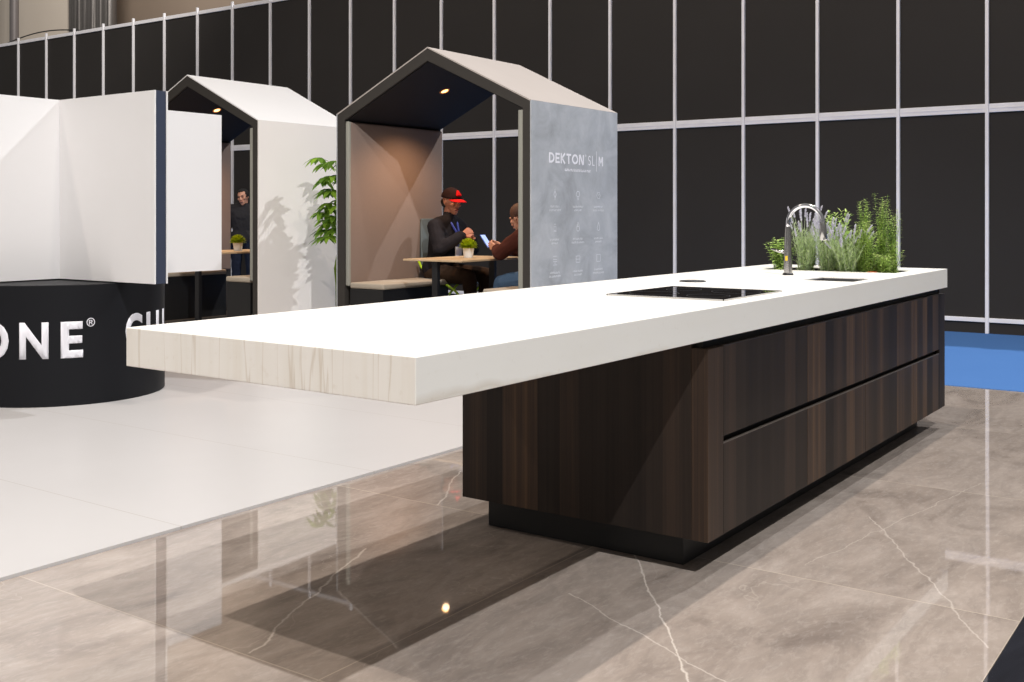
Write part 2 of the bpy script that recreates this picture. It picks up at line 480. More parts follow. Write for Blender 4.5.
tag(fo, 'crinkled silver foil curtain hanging above the wall at top left', 'curtain')
tag(MB().tube([(16.3, 28.15, 0), (16.3, 28.15, 12)], .12, 16).build('steel_pole', M['polegrey'], smooth=True, angle=40), 'grey vertical pole in front of the beige cloth', 'pole')
cb_pts = []
for i in range(25):
    a = i / 24
    v = 21.6 - 3.4 * a
    cb_pts.append((12.2, v, 4.66 + .21 * math.sin(PI * (a * .9 + .08))))
MB().tube(cb_pts, .012, 6).build('cable', M['plinth'], wall, smooth=True)

# ------------------------------------------------------------------ kitchen island
isl = empty('kitchen_island', (3.37, 2.09, 0))
tag(isl, 'dark veneer kitchen island cabinet with two rows of drawers on a black plinth', 'kitchen island')
IM = Matrix.Translation((-3.37, -2.09, 0))
def ip(name, mb, mat, parent=isl, **k):
    return mb.build(name, mat, parent, M=IM, **k)
CU0, CU1, CV0, CV1, CZ0, CZ1 = 3.372, 6.585, 1.567, 2.618, .121, .776
ip('plinth', MB().box((3.455, 1.70, 0), (6.50, 2.552, CZ0 + .002), .002), M['plinth'])
ip('carcass', MB().box((3.40, 1.60, CZ0 + .001), (6.565, 2.60, .80)), M['channel'])
ip('end_panel', MB().box((CU0, 1.630, CZ0), (3.399, CV1, CZ1 + .035), .001), M['wood'])
ip('end_panel', MB().box((6.566, 1.595, CZ0), (CU1, CV1, CZ1 + .035), .001), M['wood'])
ip('back_panel', MB().box((3.40, 2.601, CZ0), (6.565, CV1, CZ1 + .035), .001), M['wood'])
ip('front_post', MB().prism([(CU0, CV0), (3.497, CV0), (3.497, 1.598), (CU0 + .028, 1.598), (CU0 + .028, 1.6285), (CU0, 1.6285)], 2, CZ0, CZ1), M['wood_light'])
ip('front_post', MB().box((6.465, CV0, CZ0), (CU1, 1.593, CZ1), .001), M['wood'])
for (a, b_) in ((3.499, 4.325), (4.328, 5.092), (5.095, 5.920), (5.923, 6.463)):
    for (z0, z1) in ((CZ0, .4365), (.4625, CZ1)):
        d = ip('drawer_front', MB().box((a, CV0, z0), (b_, 1.594, z1), .0012), M['wood'])
        ip('finger_pull_edge', MB().box((a, CV0 + .0005, z1), (b_, CV0 + .012, z1 + .0022)), M['drawer_edge'], d)
# worktop: slab with openings for hob, sink, planter built as a frame of boxes in one mesh
SU0, SU1, SV0, SV1 = 1.836, 6.548, 1.544, 2.607
wt = empty('worktop', (SU0, SV0, .813))
tag(wt, 'thick cream white stone worktop cantilevered past the island cabinet', 'worktop')
WM = Matrix.Translation((-SU0, -SV0, -.813))
holes = [(5.03, 5.36, 1.605, 1.865), (5.90, 6.26, 1.66, 2.42)]
bm = bmesh.new()
us = sorted({SU0, SU1, *[h[0] for h in holes], *[h[1] for h in holes]})
vs_ = sorted({SV0, SV1, *[h[2] for h in holes], *[h[3] for h in holes]})
grid = {}
def gv(i, j, z):
    k = (i, j, z)
    if k not in grid: grid[k] = bm.verts.new((us[i], vs_[j], z))
    return grid[k]
def solid(i, j):
    if i < 0 or j < 0 or i >= len(us) - 1 or j >= len(vs_) - 1: return False
    cu, cv = (us[i] + us[i + 1]) / 2, (vs_[j] + vs_[j + 1]) / 2
    return not any(h[0] < cu < h[1] and h[2] < cv < h[3] for h in holes)
ZT, ZB = .92, .813
for i in range(len(us) - 1):
    for j in range(len(vs_) - 1):
        if not solid(i, j): continue
        bm.faces.new((gv(i, j, ZT), gv(i + 1, j, ZT), gv(i + 1, j + 1, ZT), gv(i, j + 1, ZT)))
        bm.faces.new((gv(i, j, ZB), gv(i, j + 1, ZB), gv(i + 1, j + 1, ZB), gv(i + 1, j, ZB)))
        for (di, dj, a, c) in ((-1, 0, (i, j), (i, j + 1)), (1, 0, (i + 1, j), (i + 1, j + 1)), (0, -1, (i, j), (i + 1, j)), (0, 1, (i, j + 1), (i + 1, j + 1))):
            if not solid(i + di, j + dj):
                bm.faces.new((gv(*a, ZB), gv(*c, ZB), gv(*c, ZT), gv(*a, ZT)))
bmesh.ops.recalc_face_normals(bm, faces=list(bm.faces))
t = MB(); t.bm.free(); t.bm = bm
for v in bm.verts:
    if v.co.x < SU0 + .01: v.co.x += (v.co.y - SV1) * .014
slab = t.build('stone_slab', M['top'], wt, M=WM)
bv = slab.modifiers.new('b', 'BEVEL'); bv.width = .002; bv.segments = 2; bv.limit_method = 'ANGLE'
# planter trough liner + soil
tl = MB()
h = holes[1]
tl.box((h[0], h[2], .76), (h[0] + .006, h[3], .915)).box((h[1] - .006, h[2], .76), (h[1], h[3], .915)).box((h[0], h[2], .76), (h[1], h[2] + .006, .915)).box((h[0], h[3] - .006, .76), (h[1], h[3], .915)).box((h[0], h[2], .805), (h[1], h[3], .82))
tl.build('planter_trough', M['black'], wt, M=WM)
sl = MB(); t = bmesh.new(); bmesh.ops.create_grid(t, x_segments=30, y_segments=50, size=1)
for v in t.verts:
    v.co = Vector((h[0] + .006 + (v.co.x + 1) / 2 * (h[1] - h[0] - .012), h[2] + .006 + (v.co.y + 1) / 2 * (h[3] - h[2] - .012), .895 + .01 * noise.noise(v.co * 20)))
sl.merge(t); so = sl.build('potting_soil', M['soil'], wt, M=WM, smooth=True); so['kind'] = 'stuff'

# sink
sk = empty('sink', (5.195, 1.735, .74)); tag(sk, 'small rectangular steel sink set in the worktop below the tap', 'sink')
KM = Matrix.Translation((-5.195, -1.735, -.74)); h = holes[0]
MB().box((h[0] - .0, h[2], .74), (h[0] + .008, h[3], .914)).box((h[1] - .008, h[2], .74), (h[1], h[3], .914)).box((h[0], h[2], .74), (h[1], h[2] + .008, .914)).box((h[0], h[3] - .008, .74), (h[1], h[3], .914)).box((h[0], h[2], .735), (h[1], h[3], .745)).build('basin', M['sink'], sk, M=KM)
MB().lathe([(0, .002), (.03, .002), (.034, .0), (.034, -.01)], (5.195, 1.735, .747)).build('drain', M['chrome'], sk, M=KM, smooth=True)

# hob
hb = empty('induction_hob', (3.92, 1.872, .92)); tag(hb, 'flat black glass hob on the middle of the worktop', 'hob')
HM = Matrix.Translation((-3.92, -1.872, -.92))
MB().box((3.64, 1.63, .9202), (4.20, 2.115, .925), .0018).build('glass_plate', M['glass'], hb, M=HM)
for (cu, cv, r) in ((3.79, 1.76, .08), (3.79, 1.99, .095), (4.05, 1.76, .095), (4.05, 1.99, .07)):
    MB().lathe([(r, .0), (r, .0004), (r + .0025, .0004), (r + .0025, 0)], (cu, cv, .925), 48).build('cooking_zone_ring', M['zone'], hb, M=HM)
MB().box((4.196, 1.628, .9202), (4.203, 2.117, .9262)).box((3.637, 1.628, .9202), (3.643, 2.117, .9262)).box((3.637, 1.627, .9202), (4.203, 1.632, .9262)).box((3.637, 2.113, .9202), (4.203, 2.118, .9262)).build('steel_edge', M['chrome'], hb, M=HM)
# pop-up socket
ps = empty('popup_socket', (4.62, 2.225, .92)); tag(ps, 'small round dark pop-up socket lid behind the hob', 'socket')
MB().lathe([(0, .004), (.048, .004), (.052, .0008), (.052, 0.0002)], (0, 0, 0)).build('lid', M['sink'], ps, smooth=True)
MB().lathe([(.055, .0002), (.055, .005), (.062, .0035), (.062, .0002)], (0, 0, 0)).build('ring', M['black'], ps, smooth=True)

# tap
tp = empty('kitchen_tap', (5.40, 2.06, .92)); tag(tp, 'tall steel arched tap on the worktop in front of the herbs', 'tap')
MB().lathe([(0, 0), (.027, 0), (.027, .008), (.022, .012), (0, .012)]).build('base_ring', M['black'], tp, smooth=True, angle=40)
MB().lathe([(.0215, .0), (.0215, .05), (.018, .17), (.0145, .24), (.0135, .25), (0, .25)]).build('body', M['chrome'], tp, smooth=True, angle=50)
pts = [(0, 0, .24)]
R_ = .092
for i in range(25):
    a = PI - PI * i / 24 * 1.02
    pts.append((0, -R_ - R_ * math.cos(a), .268 + R_ * math.sin(a)))
MB().tube(pts, .0115, 16).build('spout', M['chrome_bright'], tp, smooth=True)
e = Vector(pts[-1])
MB().tube([e + Vector((0, .001, .012)), e, e + Vector((0, -.002, -.03)), e + Vector((0, -.004, -.075)), e + Vector((0, -.004, -.08))], [.0125, .016, .017, .020, .015], 16).build('spray_head', M['chrome'], tp, smooth=True, angle=50)
MB().tube([(0, .02, .12), (0, .05, .122), (-.002, .09, .135)], [.010, .007, .005], 10).build('lever', M['chrome'], tp, smooth=True)
MB().box((-.0232, -.006, .075), (-.0195, .006, .10)).build('yellow_label', M['yellow'], tp)

# ------------------------------------------------------------------ herbs
def leaf_quad(mb, p, d, L, W, curl=0.25, side=None):
    """a small pointed leaf with a keel, 6 vertices per side"""
    d = Vector(d).normalized(); p = Vector(p)
    s = side or d.cross(Vector((0, 0, 1)))
    if s.length < 1e-3: s = Vector((1, 0, 0))
    s = s.normalized(); nrm = s.cross(d).normalized()
    row = []
    prof = ((0, .12), (.25, .8), (.5, 1), (.78, .65), (1, .03))
    for t_, w_ in prof:
        c = p + d * (L * t_) - Vector((0, 0, 1)) * (curl * L * t_ * t_)
        row.append((mb.bm.verts.new(c - s * W * w_ * .5 + nrm * W * .1 * w_), mb.bm.verts.new(c - nrm * .0), mb.bm.verts.new(c + s * W * w_ * .5 + nrm * W * .1 * w_)))
    for a, b in zip(row, row[1:]):
        mb.bm.faces.new((a[0], a[1], b[1], b[0])); mb.bm.faces.new((a[1], a[2], b[2], b[1]))

def herb(name, loc, kind, ht, spread, nst, label, cat='herb', group=None, seed=1):
    rnd = random.Random(seed)
    root = empty(name, loc); tag(root, label, cat, group or 'herbs growing in the worktop trough')
    st, lf, fl = MB(), MB(), MB()
    for i in range(nst):
        a = rnd.uniform(0, 2 * PI); r0 = rnd.uniform(0, .35) * spread
        base = Vector((r0 * math.cos(a), r0 * math.sin(a), 0))
        lean = rnd.uniform(.1, 1) * spread
        hh = ht * rnd.uniform(.6, 1.0)
        tip = base + Vector((lean * math.cos(a) * .8, lean * math.sin(a), hh))
        pts = []
        for k in range(7):
            t_ = k / 6
            q = base.lerp(tip, t_); q += Vector((math.cos(a), math.sin(a), 0)) * (t_ * t_ - t_) * spread * .35
            q += Vector((rnd.uniform(-1, 1), rnd.uniform(-1, 1), 0)) * .004
            pts.append(q)
        st.tube(pts, [.0022 - .0014 * k / 6 for k in range(7)], 5)
        if kind == 'rosemary': step, L, W, up, start = .0125, .036, .0062, .35, .03
        elif kind == 'lavender': step, L, W, up, start = .010, .040, .0050, 1.1, .04
        elif kind == 'sage': step, L, W, up, start = .014, .052, .015, .9, .1
        else: step, L, W, up, start = .015, .032, .019, .5, .08
        end = .80 if kind == 'lavender' else 1.0
        d = start; ang = rnd.uniform(0, 6)
        while d < end:
            x = d * 6; k = min(5, int(x)); q = pts[k].lerp(pts[k + 1], x - k)
            for s_ in range(3 if kind == 'rosemary' else 2):
                ang += 2.4 if kind in ('rosemary', 'lavender') else PI
                dr = Vector((math.cos(ang), math.sin(ang), up * rnd.uniform(.2, 1.6)))
                sc = rnd.uniform(.7, 1.15) * (1 - .35 * d)
                leaf_quad(lf, q, dr, L * sc, W * sc, .15 if kind != 'mint' else .4)
            if kind in ('mint', 'sage'): ang += PI / 2 + rnd.uniform(-.5, .5)
            d += step / hh * rnd.uniform(.6, 1.4)
        if kind == 'lavender' and rnd.random() < .6:
            q = pts[-1]; dr = (pts[-1] - pts[-2]).normalized()
            for k in range(14):
                c = q + dr * (k * .0035)
                a2 = k * 2.4
                o_ = Vector((math.cos(a2), math.sin(a2), .5)) * .003
                fl.ball(c + o_, (.0034, .0034, .0046), 1)
            fl.build('flower_spike', M['flower'], root, smooth=True); fl = MB()
    st.build('stem', M['stem_sil'] if kind == 'lavender' else M['stem'], root, smooth=True)
    lf.build('foliage', M[{'rosemary': 'leaf_ros', 'lavender': 'leaf_lav', 'mint': 'leaf_mint', 'sage': 'leaf_mint'}[kind]], root)
    return root
Z = .893
herb('mint_plant', (6.0, 2.335, Z), 'mint', .21, .07, 46, 'leafy green mint bush at the left end of the herb trough', seed=3)
herb('mint_plant', (6.14, 2.22, Z), 'mint', .17, .07, 26, 'low green leafy herb behind the tap stem', seed=13)
herb('lavender_plant', (5.97, 2.18, Z), 'lavender', .35, .12, 40, 'silvery lavender directly behind the tap arch', seed=5)
herb('lavender_plant', (6.00, 2.06, Z), 'lavender', .31, .12, 46, 'silvery lavender below the tap spout, in the middle of the trough', seed=6)
herb('lavender_plant', (5.96, 1.93, Z), 'lavender', .25, .11, 44, 'pale lavender leaning right beside the tall rosemary', seed=8)
herb('sage_plant', (6.16, 2.06, Z), 'sage', .37, .07, 16, 'upright broad-leaved pale herb rising behind the lavender', seed=9)
herb('sage_plant', (6.15, 1.94, Z), 'sage', .28, .10, 34, 'bushy light green herb left of the tall rosemary', seed=10)
herb('rosemary_plant', (6.08, 1.875, Z), 'rosemary', .49, .035, 18, 'tallest rosemary with the left of two high peaks', seed=21)
herb('rosemary_plant', (5.99, 1.83, Z), 'rosemary', .31, .085, 34, 'dense shorter rosemary in front of the two tall ones', seed=22)
herb('rosemary_plant', (6.09, 1.785, Z), 'rosemary', .48, .034, 18, 'tall rosemary with the right of two high peaks', seed=23)
herb('rosemary_plant', (6.15, 1.735, Z), 'rosemary', .37, .045, 18, 'slender rosemary leaning at the right end of the trough', seed=24)
herb('thyme_plant', (6.12, 1.735, Z), 'rosemary', .19, .055, 24, 'small green sprig herb at the far right of the trough', seed=25)
herb('mint_plant', (6.19, 2.12, Z), 'mint', .11, .08, 26, 'low creeping herb at the back of the trough behind the lavender', seed=31)
herb('mint_plant', (6.2, 1.85, Z), 'mint', .12, .08, 26, 'low herb at the back of the trough behind the rosemary', seed=32)
herb('thyme_plant', (5.97, 1.735, Z), 'rosemary', .13, .06, 24, 'lowest small green herb at the front right corner of the trough', seed=41)
herb('mint_plant', (6.19, 1.98, Z), 'mint', .12, .07, 22, 'low herb between the two broad-leaved sages at the back', seed=33)
tpot = empty('terracotta_pot', (5.935, 1.79, .885)); tag(tpot, 'small orange terracotta pot rim among the herbs', 'pot')
MB().lathe([(0, .0), (.018, 0), (.023, .026), (.026, .026), (.026, .038), (.021, .038), (.020, .03), (0, .03)], (0, 0, 0), 24).build('pot', M['terracotta'], tpot, smooth=True, angle=40)

# ------------------------------------------------------------------ text helpers
def text_bm(s, size, offset=0.0, spacing=1.0):
    cu = bpy.data.curves.new('t', 'FONT'); cu.body = s; cu.size = size; cu.offset = offset
    cu.space_character = spacing; cu.resolution_u = 4; cu.extrude = 0.0
    o = bpy.data.objects.new('t', cu); COL.objects.link(o)
    dg = bpy.context.evaluated_depsgraph_get(); dg.update()
    me = bpy.data.meshes.new_from_object(o.evaluated_get(dg))
    bpy.data.objects.remove(o)
    b = bmesh.new(); b.from_mesh(me); bpy.data.meshes.remove(me)
    return b
def fit(b, x0, x1, y0=None, y1=None, ref_h=None):
    xs = [v.co.x for v in b.verts]; ys = [v.co.y for v in b.verts]
    a, c, lo, hi = min(xs), max(xs), min(ys), max(ys)
    for v in b.verts:
        v.co.x = x0 + (v.co.x - a) / (c - a) * (x1 - x0)
        v.co.y = y0 + (v.co.y - lo) / (hi - lo) * (y1 - y0)
    return b

# ------------------------------------------------------------------ round display stand
CX, CY, CR = 4.331, 6.879, .680
ds = empty('display_stand', (CX, CY, .012)); tag(ds, 'round charcoal drum stand carrying crossed white panels at the left edge', 'display stand')
MB().lathe([(0, 0), (CR - .004, 0), (CR, .004), (CR, .768), (CR - .004, .772), (0, .772)], seg=96).build('drum_base', M['drum'], ds, smooth=True, angle=40)
def bend(b, r):
    """x = angle in radians * 1, y = height (local z)"""
    bmesh.ops.triangulate(b, faces=list(b.faces))
    for _ in range(2):
        bmesh.ops.subdivide_edges(b, edges=[e_ for e_ in b.edges if abs(e_.verts[0].co.x - e_.verts[1].co.x) > .03], cuts=2, use_grid_fill=False)
        bmesh.ops.triangulate(b, faces=list(b.faces))
    res = bmesh.ops.extrude_face_region(b, geom=list(b.faces))
    top = {v for v in res['geom'] if isinstance(v, bmesh.types.BMVert)}
    for v in b.verts:
        rr = r + (.0022 if v in top else .0004)
        a = v.co.x
        v.co = Vector((rr * math.cos(a), rr * math.sin(a), v.co.y))
    return b
D2 = math.radians
lt = []
y0, y1 = .306, .538
def put(ch, a0, a1, lo=y0, hi=y1, off=.036):
    b = fit(text_bm(ch, 1.0, off), D2(a0), D2(a1), lo, hi)
    m = MB(); m.merge(bend(b, CR)); m.build('letter', M['letter'], ds)
put('O', -168.5, -149.3, y0 - .006, y1 + .006)
put('N', -143.6, -128.8); put('E', -122.8, -111.6)
put('T', -184, -172); put('S', -200, -188)
put('®', -109.8, -105.4, .500, .556, .0)
put('G', -87.5, -75, .335, .565); put('U', -71.5, -57, .335, .562); put('I', -50, -46, .335, .562)
# crossed panels: white skin, navy core, white skin
def panel(axis, a, b):
    th = .026; core = .040
    z0, z1 = .7805, 2.009
    def bx(mb, lo, hi, t0, t1, bev=.001):
        if axis == 'v': return mb.box((t0, lo, z0), (t1, hi, z1), bev)
        return mb.box((lo, t0, z0), (hi, t1, z1), bev)
    o = bx(MB(), a, b, -core, core).build('panel_core', M['navy'], ds)
    e0 = .006
    bx(MB(), a - (e0 if a < b else -e0), b, -core - .010, -core).build('white_sheet', M['white'], o)
    bx(MB(), a - (e0 if a < b else -e0), b, core, core + .010).build('white_sheet', M['white'], o)
panel('v', 5.790 - CY, -.0401); panel('v', .95, .0401)
panel('u', -1.02, -.0401); panel('u', 1.345, .0401)
MB().box((-.04, -.04, .781), (.04, .04, 2.0085)).build('panel_core', M['white'], ds)

# ------------------------------------------------------------------ booths
B0, B1 = 6.973, 8.322
def house(d, inset=0.0):
    """outer profile points (v,z) of a booth whose right wall starts at v=d"""
    return [(d + .012, .012), (d + .012, 2.120), (d + 1.05, 2.622), (d + 2.088, 2.120), (d + 2.088, .012)]
def booth(d, clad, roof, label):
    root = empty('seating_booth', (B0, d + 1.05, .012)); tag(root, label, 'booth', 'house-shaped seating booths')
    T = Matrix.Translation((-B0, -(d + 1.05), -.012))
    o = house(d)
    i_ = [(d + .080, .13), (d + .080, 2.070), (d + 1.05, 2.520), (d + 2.00, 2.070), (d + 2.00, .13)]
    # shell: walls, roof and floor deck around the opening, one closed profile
    m = MB()
    quads = [(o[0], o[1], i_[1], i_[0]), (o[1], o[2], i_[2], i_[1]), (o[2], o[3], i_[3], i_[2]), (o[3], o[4], i_[4], i_[3]), (o[4], o[0], i_[0], i_[4])]
    for q in quads: m.prism(list(q), 0, B0, B1)
    bmesh.ops.remove_doubles(m.bm, verts=list(m.bm.verts), dist=.0005)
    # drop the doubled inner walls left where the profile quads meet
    dd = {}
    for fc in m.bm.faces: dd.setdefault(tuple(sorted(v.index for v in fc.verts)) if False else frozenset(fc.verts), []).append(fc)
    kill = [fc for l_ in dd.values() if len(l_) > 1 for fc in l_]
    bmesh.ops.delete(m.bm, geom=kill, context='FACES')
    m.build('frame', M['darkframe'], root, M=T)
    c = .012
    MB().box((B0, d, .012), (B1, d + c, 2.127)).build('side_panel', clad, root, M=T)
    MB().box((B0, d + 2.088, .012), (B1, d + 2.1, 2.127)).build('side_panel', clad, root, M=T)
    MB().prism([(d, 2.128), (d + 1.05, 2.634), (d + 1.05, 2.623), (d + .012, 2.121)], 0, B0, B1).build('roof_panel', roof, root, M=T)
    MB().prism([(d + 2.1, 2.128), (d + 1.05, 2.634), (d + 1.05, 2.623), (d + 2.088, 2.121)], 0, B0, B1).build('roof_panel', roof, root, M=T)
    # inner lining of the pitched ceiling
    MB().prism([(d + .082, 2.069), (d + 1.05, 2.519), (d + 1.998, 2.069), (d + 1.998, 2.062), (d + 1.05, 2.511), (d + .082, 2.062)], 0, B0 + .02, B1 - .02).build('ceiling_lining', M['inner'], root, M=T)
    # padded walls (rounded top) above the benches
    for (a, b_) in ((d + .081, d + .135), (d + 1.955, d + 1.999)):
        wp = MB().box((B0 + .022, a, .60), (B1 - .02, b_, 2.055), .02, 4).build('wall_padding', M['pad'], root, smooth=True, angle=30, M=T)
        MB().box((B0 + .008, a, .60), (B0 + .040, b_ + .001, 2.058), .012, 4).build('padding_lit_edge', M['pad_lit'], wp, smooth=True, angle=30, M=T)  # front strip, its paler grey stands for white light hitting the pad
    # benches
    for k, (a, b_, ue) in enumerate(((d + .14, d + .475, B1 - .10), (d + 1.565, d + 1.954, 7.90))):
        bb = MB().box((B0 + .022, a, .13), (ue, b_, .578), .002).build('bench_box', M['plinth'], root, M=T)
        MB().box((B0 + .016, a - .002 if k == 0 else a - .012, .580), (ue, b_ + (.012 if k == 0 else 0), .632), .014, 3).build('bench_cushion', M['seatpad'], root, smooth=True, angle=30, M=T)
    # downlight on the left ceiling slope
    c0 = Vector((7.63, d + 1.399, 2.362)); nrm = Vector((0, -.43, -.9)).normalized()
    R = nrm.to_track_quat('Z', 'Y').to_matrix().to_4x4()
    LM = T @ Matrix.Translation(c0 + nrm * .012) @ R
    dl = MB().lathe([(.036, .0), (.036, .008), (.046, .008), (.05, .0), (.05, -.012), (.036, -.012)], (0, 0, 0), 32).build('downlight', M['trimring'], root, smooth=True, M=LM)
    MB().lathe([(0, .003), (.034, .003), (.034, -.006), (0, -.006)], (0, 0, 0), 32).build('lens', M['bulb'], dl, M=LM)
    ld = bpy.data.lights.new('booth_spot', 'SPOT'); ld.energy = 66; ld.color = (1, .62, .36); ld.spot_size = D2(135); ld.spot_blend = .7; ld.shadow_soft_size = .03
    lo = bpy.data.objects.new('booth_spot', ld); lo.location = c0 + nrm * .05
    lo.rotation_euler = (-Vector((0.0, -.1, -.95))).to_track_quat('Z', 'Y').to_euler(); link(lo)
    # table (a thing of its own)
    tb = empty('booth_table', (7.57, d + 1.125, .13)); tag(tb, 'thin oak-topped table in the ' + ('grey' if d < 5 else 'white') + ' booth', 'table', 'tables inside the booths')
    TM = Matrix.Translation((-7.57, -(d + 1.125), -.13))
    MB().box((7.10, d + .785, .834), (8.06, d + 1.43, .850), .002).build('tabletop', M['tabletop'], tb, M=TM)
    for uu in (7.16, 7.98):
        MB().box((uu - .02, d + 1.08, .14), (uu + .02, d + 1.14, .832), .003).box((uu - .03, d + .9, .13), (uu + .03, d + 1.32, .145), .003).build('leg', M['black'], tb, M=TM)
    return root
g1 = booth(4.735, M['slate'], M['greige'], 'dark house-shaped booth with slate grey side panel and printed icons')
g2 = booth(7.854, M['whitewarm'], M['white'], 'house-shaped booth clad in plain white, left of the grey booth')

# print on the slate side (plane v = 4.735, x along u)
def flat_print(b, name, mat, parent, depth=.0009):
    res = bmesh.ops.extrude_face_region(b, geom=list(b.faces))
    top = {v for v in res['geom'] if isinstance(v, bmesh.types.BMVert)}
    for v in b.verts:
        v.co = Vector((v.co.x, 4.735 - (depth if v in top else .0002), v.co.y))
    m = MB(); m.merge(b)
    return m.build(name, mat, parent, M=Matrix.Translation((-B0, -(4.735 + 1.05), -.012)))
def rects(rs):
    b = bmesh.new()
    for (x0, x1, z0, z1) in rs:
        vs = [b.verts.new(p) for p in ((x0, z0, 0), (x1, z0, 0), (x1, z1, 0), (x0, z1, 0))]; b.faces.new(vs)
    return b
def arc(b, cx, cz, rx, rz, t_, a0, a1, n=14):
    for k in range(n):
        a, c = a0 + (a1 - a0) * k / n, a0 + (a1 - a0) * (k + 1) / n
        vs = [b.verts.new((cx + (rx - q) * math.cos(w_), cz + (rz - q) * math.sin(w_), 0)) for q, w_ in ((0, a), (0, c), (t_, c), (t_, a))]
        b.faces.new(vs)
def line(b, x0, z0, x1, z1, t_=.0045):
    d = Vector((x1 - x0, z1 - z0)); d.normalize(); n_ = Vector((-d.y, d.x)) * t_ / 2
    vs = [b.verts.new(p) for p in ((x0 + n_.x, z0 + n_.y, 0), (x1 + n_.x, z1 + n_.y, 0), (x1 - n_.x, z1 - n_.y, 0), (x0 - n_.x, z0 - n_.y, 0))]
    b.faces.new(vs)
def glyph(ch, x0, x1, z0, z1, t_):
    b = bmesh.new(); h = t_ / 2; xm, zm = (x0 + x1) / 2, (z0 + z1) / 2
    V = lambda x: line(b, x, z0, x, z1, t_)
    Hz = lambda z, a=x0, c=x1: line(b, a, z, c, z, t_)
    if ch == 'D':
        V(x0 + h); arc(b, x0 + (x1 - x0) * .35, zm, (x1 - x0) * .65, (z1 - z0) / 2, t_, -PI / 2, PI / 2); xx = x0 + (x1 - x0) * .35; Hz(z1 - h, x0 + t_, xx); Hz(z0 + h, x0 + t_, xx)
    elif ch == 'E': V(x0 + h); Hz(z1 - h, x0 + t_); Hz(zm, x0 + t_, x1 - h); Hz(z0 + h, x0 + t_)
    elif ch == 'K': V(x0 + h); line(b, x0 + t_, zm, x1 - h, z1, t_); line(b, x0 + t_ * 1.3, zm, x1 - h, z0, t_)
    elif ch == 'T': V(xm); Hz(z1 - h, x0, xm - h); Hz(z1 - h, xm + h, x1)
    elif ch == 'O': arc(b, xm, zm, (x1 - x0) / 2, (z1 - z0) / 2, t_, 0, 2 * PI, 28)
    elif ch == 'N': V(x0 + h); V(x1 - h); line(b, x0 + t_, z1, x1 - t_, z0, t_)
    elif ch == 'L': V(x0 + h); Hz(z0 + h, x0 + t_)
    elif ch == 'M': V(x0 + h); V(x1 - h); line(b, x0 + t_, z1, xm, z0 + .02, t_); line(b, x1 - t_, z1, xm, z0 + .02, t_)
    elif ch == 'S':
        r1 = (z1 - z0) / 4 + h / 2; rx = (x1 - x0) / 2
        arc(b, xm, z1 - r1, rx, r1, t_, PI * .15, PI * 1.5); arc(b, xm, z0 + r1, rx, r1, t_, -PI * .85, PI * .5)
    return b
x = 7.224
for ch, w_ in zip('DEKTON', (.080, .064, .072, .072, .094, .078)):
    flat_print(glyph(ch, x, x + w_, 1.648, 1.732, .017), 'printed_letter', M['letter'], g1); x += w_ + .0145
b = bmesh.new(); arc(b, 7.785, 1.728, .009, .009, .003, 0, 2 * PI, 14); flat_print(b, 'registered_mark', M['letter'], g1)
flat_print(glyph('S', 7.828, 7.868, 1.648, 1.730, .008), 'printed_letter', M['letter'], g1)
flat_print(glyph('L', 7.893, 7.930, 1.648, 1.730, .008), 'printed_letter', M['letter'], g1)
flat_print(rects([(7.963, 7.968, 1.60, 1.772)]), 'printed_bar', M['letter'], g1)
flat_print(glyph('M', 8.00, 8.072, 1.648, 1.728, .013), 'printed_letter', M['letter'], g1)
rn = random.Random(4)
def scribble(x0, x1, z, hh):
    """an illegible line of very small print"""
    rs = []; x = x0
    while x < x1 - .004:
        w_ = rn.uniform(.005, .011); k = rn.random()
        rs.append((x, x + w_ * .35, z, z + hh * rn.uniform(.7, 1)))
        rs.append((x + w_ * .35, x + w_ * .8, z + (0 if k < .5 else hh * .6), z + (hh * .3 if k < .5 else hh * .9)))
        x += w_ + (.008 if rn.random() < .12 else .002)
    return rs
flat_print(rects(scribble(7.46, 7.86, 1.588, .022)), 'small_print', M['letter'], g1)
def ring(b, cx, cz, r, t_, n=20, a0=0, a1=2 * PI):
    for k in range(n):
        a, c = a0 + (a1 - a0) * k / n, a0 + (a1 - a0) * (k + 1) / n
        vs = [b.verts.new((cx + q * math.cos(w_), cz + q * math.sin(w_), 0)) for q, w_ in ((r, a), (r, c), (r - t_, c), (r - t_, a))]
        b.faces.new(vs)
def line(b, x0, z0, x1, z1, t_=.0045):
    d = Vector((x1 - x0, z1 - z0)); d.normalize(); n_ = Vector((-d.y, d.x)) * t_ / 2
    vs = [b.verts.new(p) for p in ((x0 + n_.x, z0 + n_.y, 0), (x1 + n_.x, z1 + n_.y, 0), (x1 - n_.x, z1 - n_.y, 0), (x0 - n_.x, z0 - n_.y, 0))]
    b.faces.new(vs)
